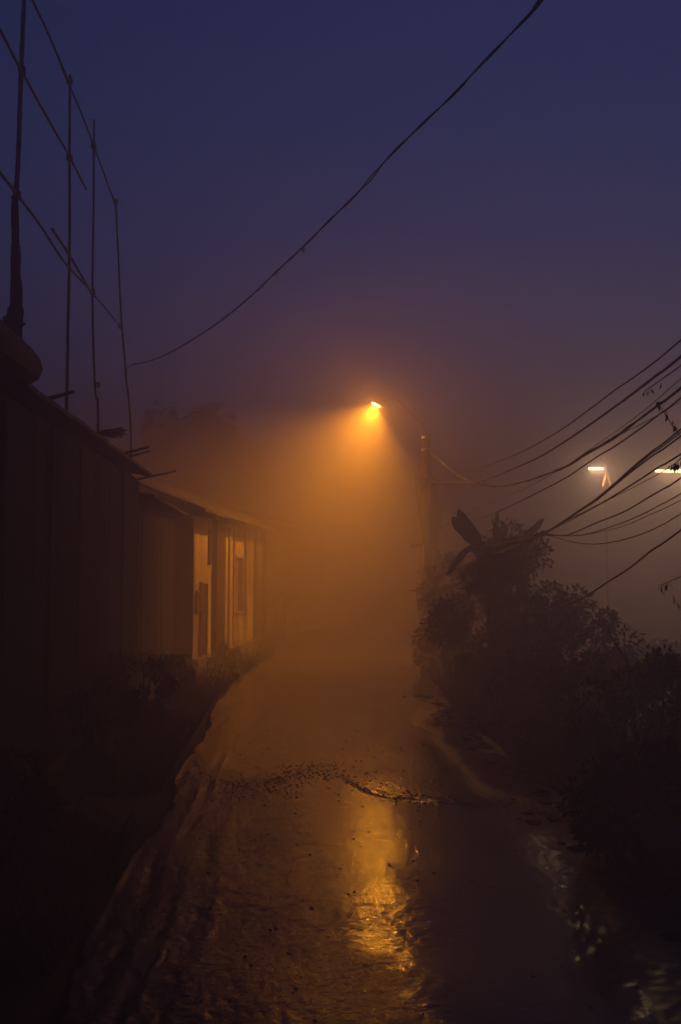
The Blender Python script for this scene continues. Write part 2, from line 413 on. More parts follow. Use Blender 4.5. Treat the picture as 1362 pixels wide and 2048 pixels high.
patch('downpipe', 466, 468, 1045, 1340, M['tin'], .01, .05)
patch('board', 444, 448, 1060, 1330, M['wood'])
patch('board', 488, 491, 1040, 1230, M['wood'])
patch('board', 497, 503, 1048, 1180, M['tin'])
patch('awning', 462, 500, 1050, 1056, M['tin'], .004, .35)
patch('wall_post', 508, 513, 1040, 1335, M['wood'])
patch('wall_post', 524, 528, 1035, 1335, M['wood'], .004, .1)
mb = MB(); fd.box(mb, 0, fd.len, .003, .16, -.1, .22); mb.build('plinth', M['concrete'], D)

# house E : corrugated fence-like house beyond
fe = Facade((-.25, 28.2), (1.35, 34))
E = empty('far_tin_house', (-1, 31, 0), 'faint tin house with a lit board, dissolving in the fog past the pale house', 'house')
mb = MB(); fe.box(mb, 0, fe.len, -3, -.03, -.2, 3.6); mb.build('wall', M['plaster'], E)
mb = MB(); fe.corr(mb, 0.02, fe.len-.05, .01, 2.0, 3.55, .16, .02); mb.build('wall_sheet', M['tin'], E)
mb = MB(); fe.box(mb, .1, 2.6, .04, .08, 1.45, 1.95); mb.build('board', M['tin'], E)
mb = MB(); sloped(fe, mb, -.2, fe.len+.2, -3, 4.5, .3, 3.66, .05); mb.build('roof', M['roof'], E)

# paper notices
for (u0, u1, v0, v1, lab) in ((19,39,1190,1222,'upper square paper notice on the black wall at far left'), (36,47,1232,1258,'small pale slip of paper, the one nearest the lane on the black wall'), (20,35,1246,1277,'lowest paper notice on the black wall at far left')):
    P0 = on_plane(u0, v0, (XW-.016, 0), (XW-.016, 1)); P1 = on_plane(u1, v0, (XW-.016, 0), (XW-.016, 1)); P2 = on_plane((u0+u1)/2, v1, (XW-.016, 0), (XW-.016, 1))
    mb = MB(); n = 5
    vs = []
    for j in range(n):
        for i in range(n):
            t = i/(n-1); w = j/(n-1)
            vs.append((XW-.012+.02*max(0,(t-.6))*w+.004*noise.noise((t*5,w*5,u0)), P0.y+(P1.y-P0.y)*t, P2.z+(P0.z-P2.z)*w + .01*noise.noise((t*3,1,u0))))
    mb.add(vs, [(j*n+i, j*n+i+1, (j+1)*n+i+1, (j+1)*n+i) for j in range(n-1) for i in range(n-1)])
    o = mb.build('paper_notice', M['paper']); md = o.modifiers.new('s', 'SOLIDIFY'); md.thickness = .002
    tag(o, lab, 'notice', 'paper notices on the wall')

# ------------------------------------------------------------------ scaffold of bamboo
XS = XW-.30
def sp(u, v): return on_plane(u, v, (XS, 0), (XS, 1))
SC = empty('bamboo_scaffold', (XS, 10, 0), 'tall bamboo scaffold of thin uprights and rails rising over the left houses', 'scaffold')
def bpole(pix, r0, r1, name, base=True):
    pts = [sp(u, v) for u, v in pix]
    if base: q = pts[-1].copy(); q.z = 0; pts.append(q)
    P = spline(pts, 12); m = len(P); mb = MB()
    L_ = 0; rads = []
    for i, p_ in enumerate(P):
        L_ += 0 if i == 0 else (P[i]-P[i-1]).length
        k = i/(m-1); r = r0+(r1-r0)*k; rads.append(r*(1.18 if (i % 5 == 0) else 1))
    mb.tube(P, rads, 8); return mb.build(name, M['bamboo'], SC, True)
bpole([(52,-90),(48,0),(42,150),(37,300),(32,400),(28,560),(26,700)], .020, .028, 'upright')
bpole([(140,150),(139,300),(139,500),(136,650),(133,820)], .014, .022, 'upright')
bpole([(188,240),(187,420),(185,560),(187,700),(191,790),(196,860)], .013, .020, 'upright')
bpole([(231,400),(237,520),(243,640),(252,750),(262,905)], .013, .020, 'upright')
bpole([(40,-60),(65,0),(100,75),(140,170)], .016, .013, 'rail', False)
bpole([(125,138),(160,220),(187,290),(230,408)], .014, .012, 'rail', False)
bpole([(-60,-45),(0,60),(42,140),(100,245),(140,315),(172,378)], .015, .013, 'rail', False)
bpole([(-60,262),(0,345),(35,390),(80,450),(130,525),(185,585)], .016, .012, 'rail', False)
bpole([(104,458),(140,512),(186,592)], .016, .014, 'rail', False)
bpole([(178,578),(205,610),(243,655)], .012, .010, 'rail', False)
for (u, v) in ((44,140),(139,162),(187,292),(139,316),(34,390),(185,584),(231,404),(241,652),(195,770)):
    c = sp(u, v); mb = MB()
    for q in range(5):
        z = c.z+(q-2)*.014; mb.tube([c+Vector((math.cos(a)*.034, math.sin(a)*.034, z-c.z)) for a in [2*math.pi*t/8 for t in range(9)]], .006, 5, False)
    mb.build('lashing', M['cable'], SC)
# thick old post by the roof
pts = [on_plane(u, v, (XW-.25,0), (XW-.25,1)) for u, v in ((28,392),(31,470),(31,540),(33,600),(27,650),(24,720))]; q = pts[-1].copy(); q.z = 0; pts.append(q)
o = empty('old_post', q, 'thick dark weathered post widening downward beside the nearest roof', 'post')
mb = MB(); mb.tube(spline(pts, 8), [.028+.0]*3+[.036]*8+[.045]*8+[.055]*8+[.075]*8+[.09]*8+[.10]*6 , 10, True, .16) if len(spline(pts,8)) == 49 else mb.tube(pts, [.03,.036,.045,.055,.075,.09,.1], 10); mb.build('shaft', M['bark'], o)
mb = MB(); mb.tube([at(38,655,7.3), at(51,646,7.3)], .011, 6); mb.build('peg', M['bark'], o)

# ------------------------------------------------------------------ foliage builders
def leaf(mb, p, d, l, w, fold=.2):
    d = d.normalized(); s = d.cross(Vector((random.uniform(-1,1), random.uniform(-1,1), random.uniform(-.2,1)))); 
    if s.length < 1e-4: return
    s.normalize(); n = d.cross(s)
    m = p+d*l*.5+n*l*.05
    mb.add([p, m-s*w+n*w*fold, p+d*l-n*l*.08, m+s*w+n*w*fold, m], [(0,1,4),(1,2,4),(4,2,3),(0,4,3)])
def rv(): 
    while True:
        v = Vector((random.uniform(-1,1), random.uniform(-1,1), random.uniform(-1,1)))
        if .05 < v.length < 1: return v
def bush(name, c, rx, ry, rz, nl, ls, m, label, cat='bush', group=None, clumps=26, stems=7):
    g_ = terrain_h(c[0], c[1]); e = empty(name, (c[0], c[1], g_), label, cat, group); c = Vector(c)
    mb = MB(); cl = []
    for _ in range(clumps):
        v = rv(); v = v.normalized()*(v.length**.45); cl.append((Vector((c.x+v.x*rx, c.y+v.y*ry, c.z+v.z*rz)), random.uniform(.16,.42)*min(rx,rz)))
    for _ in range(nl):
        q, r = random.choice(cl); v = rv()*r
        p_ = q+v
        if p_.z < g_: p_.z = g_+random.random()*.2
        leaf(mb, p_, v.normalized()+rv()*.8-Vector((0,0,.35)), ls*random.uniform(.6,1.3), ls*.24)
    for q, r in cl:                                      # some long shoots breaking the outline
        if random.random() < .6 and q.z > c.z:
            d = (q-c).normalized()+rv()*.4; p_ = q
            for k in range(7):
                p_ = p_+d*r*.28; d.z -= .09; leaf(mb, p_, d+rv(), ls, ls*.22)
    mb.build('foliage', m, e)
    mb = MB(); base = Vector((c.x, c.y, g_-.05))
    for q, r in cl[:stems*2]:
        b0 = base+Vector((random.uniform(-.2,.2)*rx, random.uniform(-.2,.2)*ry, 0)); mid = (b0+q)/2+rv()*.12*rx
        mb.tube([b0, mid, q], [.028,.018,.006], 6)
    mb.build('stem', M['bark'], e); return e
def tree(name, x, y, H, cr, nl, ls, m, label, group=None, lean=0, clumps=46, th=.18):
    g_ = terrain_h(x, y); e = empty(name, (x, y, g_), label, 'tree', group)
    top = Vector((x+lean, y, H-cr*.9)); mbt = MB()
    mbt.tube(spline([(x,y,g_-.1),(x+lean*.2,y,H*.25),(x+lean*.6,y+.1,H*.5),top],5), [th*(1-.04*i) for i in range(16)], 9, True, .12)
    mb = MB()
    for k in range(clumps):
        v = rv(); v = v.normalized()*(v.length**.4); q = Vector((x+lean+v.x*cr, y+v.y*cr, H-cr*.85+v.z*cr*.85)); r = cr*random.uniform(.14,.30)
        if k % 2 == 0:
            a = Vector((x+lean*.6, y+.1, H*.5)).lerp(top, random.random()); mbt.tube([a, (a+q)/2+rv()*.2, q], [th*.35, th*.2, .012], 6)
        for _ in range(nl//clumps):
            w = rv()*r; leaf(mb, q+w, w.normalized()+rv()*.8-Vector((0,0,.4)), ls*random.uniform(.6,1.3), ls*.25)
    mbt.build('trunk', M['bark'], e); mb.build('crown', m, e); return e

# right bank shrubs (u, v of the middle of the crown, depth, radii)
def Bsh(u, v, y, rx, rz, nl, ls, lab, m='leaf', ry=None):
    c = at(u, v, y); return bush('bush', (c.x, c.y, c.z), rx, ry or rx, rz, nl, ls, M[m], lab, group='bushes on the right bank')
Bsh(1005,1215, 15.2, 1.05, 1.15, 8000, .10, 'tall round bush under the banana leaves, right of the street lamp pole')
Bsh(1120,1315, 13.2, 1.0, .85, 5500, .09, 'shaggy bush right of the banana plant, on the bank', 'leaf2')
Bsh(925,1265, 18.5, .85, 1.5, 4500, .10, 'upright bush right beside the street lamp pole')
Bsh(1230,1450, 9.5, .95, .65, 5000, .075, 'black bush at the middle of the right bank, below the bare twig', 'leaf2')
Bsh(1340,1465, 8.2, .85, .62, 5000, .07, 'black bush at the right edge of the view', 'leaf2')
Bsh(1085,1410, 11.6, .9, .65, 4500, .08, 'low bush spreading towards the right road edge', 'leaf2')
Bsh(1345,1640, 6.0, .62, .45, 4200, .055, 'nearest black bush low on the right verge', 'leaf2')
Bsh(985,1360, 15.8, .8, .55, 3500, .09, 'low bush by the bend, in front of the pole foot')
Bsh(1290,1365, 16.0, 1.5, .7, 4500, .11, 'grey hedge-like bush dim in the fog behind the bare twig', 'leaf2')
Bsh(1190,1520, 8.6, .42, .28, 2200, .055, 'small weed clump nearest the broken right road edge')
Bsh(1000,1160, 15.0, .55, .42, 2600, .10, 'leafy bush crown wrapping the banana stem', 'leaf2')
Bsh(900,1190, 19.5, .42, .9, 2600, .10, 'thin bush rising against the right side of the utility pole', 'leaf2')
# left base
def BL(x, y, r, h, nl, lab, m='leaf2'): return bush('bush', (x, y, h*.5), r, r*1.5, h*.55, nl, .07, M[m], lab, group='bushes along the left walls', clumps=18)
BL(-1.85, 9.2, .36, .95, 2600, 'weedy bush at the foot of the tin house wall')
BL(-1.85, 11.6, .36, 1.1, 2600, 'taller weedy bush at the tin house wall, beyond the first')
BL(-1.9, 14.5, .4, .9, 2400, 'low bush in front of the plank shed')
BL(-1.95, 6.3, .33, .7, 2400, 'nearest weed bush against the left wall')
BL(-.1, 25.4, .42, 2.05, 2600, 'shoulder-high bush against the far end of the lit house', 'leaf')
BL(-1.3, 20.3, .28, .45, 1100, 'small weed at the corner of the lit house', 'leaf')
# banana plant
BX = at(985, 1150, 15.6)
BN = empty('banana_plant', (BX.x, BX.y, terrain_h(BX.x, BX.y)), 'banana plant lifting broad ragged leaves above the right bank bushes', 'plant')
crown = at(982, 1120, 15.6)
mb = MB(); mb.tube([(BX.x+.05, BX.y, terrain_h(BX.x,BX.y)-.1), (BX.x+.02, BX.y, .6), crown], [.13,.11,.07], 10); mb.build('stem', M['bark'], BN)
def banleaf(tip, up, w, y0=15.6, dy=0):
    a = crown; b_ = at(*tip, y0+dy); mid = (a+b_)/2+Vector((0,0,up)); P = spline([a, mid, b_], 10); n = len(P)
    mb = MB(); mr_ = MB(); L0 = (b_-a).normalized(); side = L0.cross(Vector((.25,-1,.35))).normalized()
    vs = []; fs = []
    for i, p_ in enumerate(P):
        t = i/(n-1); ww = w*(max(0.0, 1-(abs((t-.62)/.38))**3.2)**.7 if t > .62 else max(0.0, 1-((.62-t)/.42)**2) if t > .2 else 0)*(1+.12*noise.noise((t*14,w,up)))
        vs += [p_-side*ww+Vector((0,0,-ww*.45)), p_, p_+side*ww+Vector((0,0,-ww*.45))]
    for i in range(n-1):
        a_ = i*3
        fs.append((a_, a_+1, a_+4, a_+3))
        fs.append((a_+1, a_+2, a_+5, a_+4))
    mb.add(vs, fs); o = mb.build('leaf', M['banana'], BN); md = o.modifiers.new('s','SOLIDIFY'); md.thickness = .004
    mr_.tube(P, [.018*(1-.8*i/n) for i in range(n)], 5); mr_.build('midrib', M['banana'], o)
banleaf((904,1032), .03, .115); banleaf((915,1018), .06, .10, dy=-.3); banleaf((1088,1036), -.05, .062); banleaf((1060,1080), .12, .09, dy=.4)
banleaf((1012,1050), .10, .09, dy=.5); banleaf((950,1060), .05, .10, dy=.6); banleaf((893,1150), .34, .06, dy=-.4); banleaf((1062,1120), .22, .10, dy=-.5); banleaf((1030,1075), .1, .10, dy=-.7); banleaf((938,1090), .16, .05, dy=.2); banleaf((1046,1100), .16, .045, dy=.2); banleaf((996,1020), .0, .045, dy=.3)
# tall trees behind the left houses, dim masses
tree('broad_tree', -3.6, 35, 8.1, 2.9, 8000, .24, M['leaf2'], 'dim tree crown behind the lit house, left of the street lamp')
tree('broad_tree', -8.2, 15.5, 8.1, 2.4, 9000, .14, M['leaf2'], 'dark tree crown at far left behind the bamboo uprights')
# bare twig on the right
TW = empty('bare_shrub', ground_at(1262,1700,-.6), 'bare arching twig sticking out of the black bushes', 'shrub'); y0 = 8.6
TW.location = at(1262,1420,y0)
mb = MB()
def tw(px, r): mb.tube(spline([at(u, v, y0+dy) for u, v, dy in px], 5), [r*(1-.85*i/(5*(len(px)-1)+1)) for i in range(5*(len(px)-1)+1)], 5)
tw([(1266,1470,0),(1262,1390,0),(1256,1330,0),(1232,1290,0),(1218,1262,0),(1216,1246,0)], .016)
tw([(1256,1330,0),(1235,1343,.1),(1205,1346,.15),(1185,1340,.2)], .008)
tw([(1236,1296,0),(1234,1284,0),(1240,1280,-.05)], .006)
tw([(1232,1292,0),(1214,1310,.1),(1200,1325,.1)], .006)
tw([(1216,1310,.1),(1222,1325,.1)], .005)
tw([(1258,1350,0),(1280,1320,0),(1294,1300,.1)], .007)
o = mb.build('stem', M['bark'], TW)
# drooping twigs of an overhanging tree on the right
TR = empty('overhanging_tree', (5.4, 6.6, terrain_h(5.4,6.6)), 'tree reaching drooping leafy twigs in from the right edge', 'tree')
mb = MB(); mb.tube(spline([(5.4,6.6,-.8),(5.3,6.6,1.2),(5.5,6.4,3.0),(5.3,6.2,4.6)],5), [.13-.005*i for i in range(16)], 9, True, .1); mb.build('trunk', M['bark'], TR)
mb = MB(); ml = MB(); yb = 6.3
def droop(px, r=.006, leaves=(), step=1):
    P = spline([at(u, v, yb) for u, v in px], 6); mb.tube(P, [r*(1-.7*i/len(P)) for i in range(len(P))], 5)
    for (u, v, du, dv) in leaves:
        a = at(u, v, yb); b_ = at(u+du, v+dv, yb+random.uniform(-.05,.05)); leaf(ml, a, b_-a, (b_-a).length, (b_-a).length*.16)
S0 = (1452, 560)
droop([(1470,700),(1420,690),(1350,740),(1300,775),(1288,783)], .008, ((1288,783,-2,12),(1293,781,5,14),(1298,779,-4,16),(1300,777,9,12),(1322,765,-3,16)))
droop([(1470,960),(1420,920),(1380,890),(1352,862),(1338,840),(1316,806)], .006, ((1318,800,-6,14),(1320,806,-2,18),(1332,820,3,22),(1336,828,-5,18),(1344,838,2,18),(1350,848,-4,20),(1349,850,5,14),(1360,800,-5,10),(1362,802,4,12)))
droop([(1470,850),(1420,880),(1370,910),(1352,926),(1344,930)], .007, ((1344,930,-3,14),(1346,926,-2,18),(1350,926,-1,20),(1352,925,3,20),(1356,924,0,18),(1360,922,6,14),(1342,931,-8,8)))
droop([(1470,1110),(1420,1130),(1370,1150),(1335,1165),(1318,1172)], .006, ((1320,1171,-4,10),(1323,1170,3,22),(1328,1168,1,24),(1335,1166,-2,18),(1340,1165,8,14)))
droop([(1470,1260),(1420,1240),(1362,1215),(1346,1190)], .005, ((1346,1190,3,16),(1350,1197,-3,14),(1356,1206,5,16)))
mb.tube(spline([(5.35,6.3,4.3), at(1500,560,6.3), at(1470,690,6.3)],5), .02, 6); 
for a_, b_ in (((1470,690),(1470,850)),((1470,850),(1470,960)),((1470,960),(1470,1110)),((1470,1110),(1470,1260))): mb.tube([at(*a_, yb), at(a_[0]+12,(a_[1]+b_[1])/2, yb), at(*b_, yb)], [.007,.006,.005], 6)
mb.build('branch', M['bark'], TR); ml.build('leaves', M['leaf'], TR)

# grass along both verges
mb = MB()
for _ in range(26000):
    y = random.uniform(3.0, 26) if random.random() < .8 else random.uniform(3, 10)
    if random.random() < .52: x = cx_road(y)+1.98+abs(random.gauss(0, 1.0)); hh = .10+.22*min(1, x-cx_road(y)-1.9)
    else: x = cx_road(y)-1.88-abs(random.gauss(0, .35)); hh = .08+.14*random.random()
    if noise.noise((x*1.2, y*1.2, 30)) < -.12: continue
    z = terrain_h(x, y)-.01; h = hh*random.uniform(.4,1.3); a = random.uniform(0, 6.28); w = .004+.0006*y; dx, dy = math.cos(a), math.sin(a); l = random.uniform(.1,.7)*h
    mb.add([(x-dy*w, y+dx*w, z), (x+dy*w, y-dx*w, z), (x+dx*l*.4+dy*w*.6, y+dy*l*.4-dx*w*.6, z+h*.6), (x+dx*l, y+dy*l, z+h)], [(0,1,2),(0,2,3)])
tag(mb.build('grass', M['grass']), 'dark grass along both sides of the lane', kind='stuff')

# ------------------------------------------------------------------ utility pole and street lamp
PY = 22.0; PB = at(857, 1300, PY); PX = PB.x
UP = empty('utility_pole', (PX, PY, 0), 'utility pole choked with cables at the bend, right of the street lamp', 'pole')
ptop = at(852, 868, PY)
mb = MB(); mb.tube([(PX,PY,-.4),(PX,PY,2),(ptop.x,PY,ptop.z)], [.22,.19,.11], 14); mb.build('shaft', M['bark'], UP, True)
for a_, b_, r_ in ((at(822,1092,PY-.16), at(848,1090,PY-.16), .04), (at(830,955,PY-.14), at(884,962,PY-.14), .03)):
    mb = MB(); mb.tube([a_, b_], r_, 6); mb.build('crossarm', M['wood'], UP)
mb = MB()
for k in range(9):
    a = k*.7; r = .17+.06*random.random(); 
    mb.tube([(PX+math.cos(a+.3*math.sin(t))*r*(1+.35*math.sin(t*1.3+k)), PY+math.sin(a)*r, t*.55+.05) for t in range(9)], .016, 5)
mb.build('cable_bundle', M['cable'], UP)
mb = MB(); c0 = at(838, 1310, PY-.2)
for k in range(4):
    r = .24+.02*k; mb.tube([c0+Vector((math.cos(t)*r*.62+.03, .05*math.sin(2*t)+k*.012, math.sin(t)*r)) for t in [math.pi*(.38+1.25*i/14) for i in range(15)]], .014, 5)
mb.build('cable_coil', M['cable'], UP)
mb = MB(); mb.box((PX-.16, PY-.36, 2.25), (PX+.16, PY-.15, 2.75)); mb.build('junction_box', M['steel'], UP)
# vine on the pole
VN = bush('climbing_vine', (PX+.08, PY-.05, 2.3), .24, .24, 2.6, 6000, .10, M['leaf2'], 'ragged vine climbing the utility pole', 'vine', None, 40, 5)

LP = at(753, 808, PY)                                                   # luminaire
SL = empty('street_lamp', ptop, 'glowing orange street lamp on an arm from the utility pole', 'street lamp')
armp = spline([ptop+Vector((0,-.1,-.5)), ptop+Vector((0,-.1,.05)), at(822,826,PY-.05), at(790,797,PY), LP+Vector((.15,0,.075))], 6)
mb = MB(); mb.tube(armp, .02, 8); mb.build('arm', M['wood'], SL, True)
for z_, r_ in ((-.12,.12),(-.42,.125)):
    mb = MB(); mb.tube([ptop+Vector((0,0,z_)), ptop+Vector((0,0,z_+.06))], r_, 12); mb.build('clamp', M['steel'], SL)
AX = Vector((-.42, .06, -.90)).normalized()                             # where the lamp looks
sx = Vector((1, 0, -.30)); sx = (sx-AX*sx.dot(AX)).normalized(); sy = AX.cross(sx)
def lp(a, b_, c): return LP+sx*a+sy*b_+AX*c
mb = MB()
ring = lambda a, b_, c: [lp(a*math.cos(t)*1.0, b_*math.sin(t), c) for t in [2*math.pi*i/16 for i in range(16)]]
Rg = [ring(.03,.025,-.08), ring(.10,.06,-.065), ring(.15,.08,-.03), ring(.155,.083,.010), ring(.143,.074,.010), ring(.138,.07,-.008)]
vs = [p_ for r in Rg for p_ in r]; fs = [(i*16+k, i*16+(k+1) % 16, (i+1)*16+(k+1) % 16, (i+1)*16+k) for i in range(5) for k in range(16)]
fs += [tuple(reversed(range(16))), tuple(80+k for k in range(16))]
mb.add(vs, fs); hd = mb.build('lamp_head', M['steel'], SL, True)
LAMPCOL = (1.0, .345, .012)
mb = MB(); b8 = [lp(a, b_, c) for c in (.016, .030) for a, b_ in ((-.10,-.03),(.10,-.03),(.10,.03),(-.10,.03))]; mb.box8(b8)
LENS = emis('lamp_glow', (1.0,.52,.11), 50); mb.build('lens', LENS, hd)
ld = bpy.data.lights.new('lamp_light', 'AREA'); ld.shape = 'RECTANGLE'; ld.size = .26; ld.size_y = .12; ld.color = LAMPCOL; ld.energy = 262; ld.spread = R(128)
lo = bpy.data.objects.new('lamp_light', ld); COL.objects.link(lo); lo.parent = SL
lo.location = lp(0,0,.04)-ptop; lo.rotation_euler = AX.to_track_quat('-Z', 'Y').to_euler()
for nm, kd, en in (('lamp_spill', 'SPOT', 95), ('lamp_halo', 'POINT', 80)):
    sd = bpy.data.lights.new(nm, kd); sd.shadow_soft_size = .05; sd.color = LAMPCOL; sd.energy = en
    if kd == 'SPOT': sd.spot_size = R(50); sd.spot_blend = 1
    so = bpy.data.objects.new(nm, sd); COL.objects.link(so); so.parent = SL; so.location = lp(0,0,.13)-ptop
    so.rotation_euler = (Vector((.5, 4.2, 0))-LP).to_track_quat('-Z', 'Y').to_euler()

# tube lamps across the bank
def tube_lamp(u0, u1, v, y, lab, pw):
    a = at(u0, v, y); b_ = at(u1, v, y); b_.z = a.z; e = empty('tube_lamp', (a+b_)/2, lab, 'lamp', 'white tube lamps in the fog')
    mb = MB(); mb.tube([a, b_], .034, 10); mb.build('tube', TUBE, e, True)
    mb = MB(); mb.box((a.x-.05, y-.02, a.z+.035), (b_.x+.05, y+.05, a.z+.075)); mb.build('batten', M['steel'], e)
    l = bpy.data.lights.new('tube_light', 'AREA'); l.shape = 'RECTANGLE'; l.size = (b_-a).length; l.size_y = .06; l.color = (1,.66,.30); l.energy = pw; l.specular_factor = .06
    lo = bpy.data.objects.new('tube_light', l); COL.objects.link(lo); lo.parent = e; lo.location = (0, -.06, -.02); lo.rotation_euler = (R(-62), 0, 0)
    return e
TUBE = emis('tube_glow', (1.0,.66,.29), 2)
YT = 21.0
t1 = tube_lamp(1178, 1206, 937, YT, 'short glowing tube lamp beside the orange post top', 22)
t2 = tube_lamp(1311, 1400, 942, YT, 'long glowing tube lamp cut by the right edge of the view', 30)
q = at(1213, 940, YT+.12); e = empty('lamp_post', (q.x, YT+.12, terrain_h(q.x, YT)), 'orange painted post with forked struts behind the short tube lamp', 'post')
mb = MB(); mb.tube([(q.x,YT+.2,-1),(q.x,YT+.2,at(1213,908,YT).z)], .022, 8); mb.build('shaft', M['wood'], e)
mb = MB(); a = at(1208, 922, YT+.05); b_ = at(1218, 908, YT+.05); mb.box((a.x, YT+.0, a.z), (b_.x, YT+.1, b_.z)); mb.build('top_box', M['orange'], e)
for u in (1206, 1222): mb = MB(); mb.tube([at(1213,944,YT+.02), at(u,974,YT+.02)], .028, 6); mb.build('strut', M['orange'], e)
q = at(1420, 940, YT+.12); e = empty('lamp_post', (q.x, YT+.12, terrain_h(q.x, YT)), 'dark post carrying the long tube lamp at the right edge', 'post')
mb = MB(); mb.tube([(q.x,YT+.2,-1),(q.x,YT+.2,at(1420,915,YT).z)], .05, 8); mb.tube([(q.x,YT+.1,at(1400,938,YT).z),(at(1395,940,YT).x,YT+.1,at(1400,938,YT).z)], .03, 8); mb.build('shaft', M['wood'], e)

# ------------------------------------------------------------------ overhead cables
def cable(pix, X0, X1, r, lab, start=None, y0=PY, y1=7.5, tail=(3.0, 1.3), jit=0, name='overhead_cable'):
    A = (X0, y0); B_ = (X1, y1)
    pts = [on_plane(u, v, A, B_) for u, v in pix]
    if start is not None: pts = [Vector(start)]+pts
    d = pts[-1]-pts[-2]; e1 = pts[-1].copy(); dxy = Vector((B_[0]-A[0], B_[1]-A[1], 0)).normalized()
    sl = d.z/max(1e-3, math.hypot(d.x, d.y)); sl = min(max(sl, .0), .25)
    pts += [e1+dxy*3+Vector((0,0,3*(sl+.03))), e1+dxy*9+Vector((0,0,9*(sl+.09))), e1+dxy*16+Vector((0,0,16*(sl+.14)))]
    P = spline(pts, 8); mb = MB()
    rad = r
    if jit: rad = [r*(1+jit*noise.noise((i*.33, X0*5, r*100))) for i in range(len(P))]
    mb.tube(P, rad, 7); o = mb.build(name, M['cable'], None, True); return tag(o, lab, 'cable', 'cables on the right')
XP = PX-.02
S_ = lambda v: at(858, v, PY-.13)
cable([(884,923),(910,942),(935,943),(987,926),(1038,906),(1097,875),(1141,847),(1192,809),(1229,781),(1284,743),(1362,680)], XP, 3.5, .009, 'topmost of the cables sagging in from the upper right', S_(898))
cable([(880,966),(899,967),(950,965),(990,952),(1068,919),(1119,890),(1167,858),(1214,825),(1266,787),(1314,750),(1362,713)], XP, 3.5, .014, 'second cable from the top at the right edge, thicker and smooth', S_(962), jit=.2)
cable([(884,925),(900,940),(917,952),(946,965),(972,970),(1005,972),(1049,963),(1082,952),(1134,932),(1174,906),(1214,884),(1244,864),(1284,835),(1321,807),(1362,776)], XP, 3.6, .016, 'thickest lumpy cable with the deepest kinks, above the short tube lamp', S_(905), jit=.7)
cable([(1134,934),(1174,903),(1266,838),(1362,757)], XP, 3.6, .004, 'hair-thin wire leaving the lumpy cable upward', None)
cable([(905,1022),(950,1014),(990,1002),(1053,976),(1100,950),(1200,895),(1251,864),(1302,838),(1345,811),(1375,780)], XP, 3.6, .004, 'faint thin wire tangled under the lumpy cable', S_(1030))
cable([(905,1046),(946,1038),(972,1033),(1016,1014),(1068,989),(1134,954),(1192,915),(1229,893),(1277,860),(1321,827),(1362,796)], XP, 3.55, .009, 'smooth cable crossing just over the short tube lamp', S_(1050))
J = [(900,1138),(935,1128),(972,1113),(1027,1093),(1082,1068)]
for dv, r, lab in ((0,.008,'upper strand of the steep three-strand bundle crossing right of the short tube lamp'),(6,.007,'middle strand of the steep three-strand bundle crossing right of the short tube lamp'),(14,.008,'lower strand of the steep three-strand bundle crossing right of the short tube lamp')):
    cable([(u+.1*dv, v+.2*dv) for u, v in J]+[(1119,1047+.2*dv),(1156,1022+.2*dv),(1192,998+.25*dv),(1229,967+.3*dv),(1266,934+.5*dv),(1302,904+.7*dv),(1362,866-8+dv)], XP, 3.3, r, lab, S_(1150+dv))
cable([(900,1105),(994,1088),(1045,1079),(1082,1068),(1119,1048),(1181,1018),(1229,991),(1280,959),(1321,932),(1362,908)], XP, 3.5, .009, 'taut cable meeting the right edge just above the long tube lamp', S_(1110))
cable([(1082,1069),(1119,1052),(1156,1033),(1211,1003),(1302,956),(1362,918)], XP, 3.5, .004, 'hair-thin wire just under the taut cable by the long tube lamp', None)
cable([(900,1108),(994,1090),(1045,1079),(1082,1068),(1119,1071),(1141,1068),(1192,1046),(1247,1024),(1302,992),(1335,973),(1362,956)], XP, 3.6, .008, 'first sagging cable below the long tube lamp', S_(1114))
cable([(1082,1068),(1097,1071),(1163,1070),(1229,1051),(1284,1029),(1325,1007),(1362,987)], XP, 3.6, .0055, 'second sagging wire below the long tube lamp', None)
cable([(1082,1068),(1120,1071),(1178,1068),(1247,1052),(1302,1028),(1362,1000)], XP, 3.6, .004, 'third sagging wire below the long tube lamp, very thin', None)
cable([(1085,1068),(1119,1077),(1156,1086),(1192,1088),(1236,1082),(1284,1068),(1321,1051),(1362,1027)], XP, 3.7, .006, 'deepest sagging wire of the middle group', None)
cable([(900,1235),(980,1232),(1045,1227),(1097,1221),(1141,1205),(1174,1191),(1214,1165),(1258,1137),(1302,1102),(1362,1060)], XP+.1, 3.4, .010, 'lowest, blackest cable passing above the dark bushes', at(866, 1225, PY-.1))
mb = MB(); 
jx = on_plane(1082,1068,(XP,PY),(3.5,7.5))
for dx in (-.08, .0, .05): mb.tube(spline([jx+Vector((dx*.3,0,0)), jx+Vector((dx-.03,0,-.18)), jx+Vector((dx*1.3-.06,.1,-.38+dx))],4), .005, 5)
mb.tube([jx-Vector((.1,.0,.03)), jx+Vector((.06,0,.03))], .022, 6)
tag(mb.build('cable_tangle', M['cable'], None), 'knot where the sagging cables are tied, loose ends hanging, by the banana leaves', 'cable')
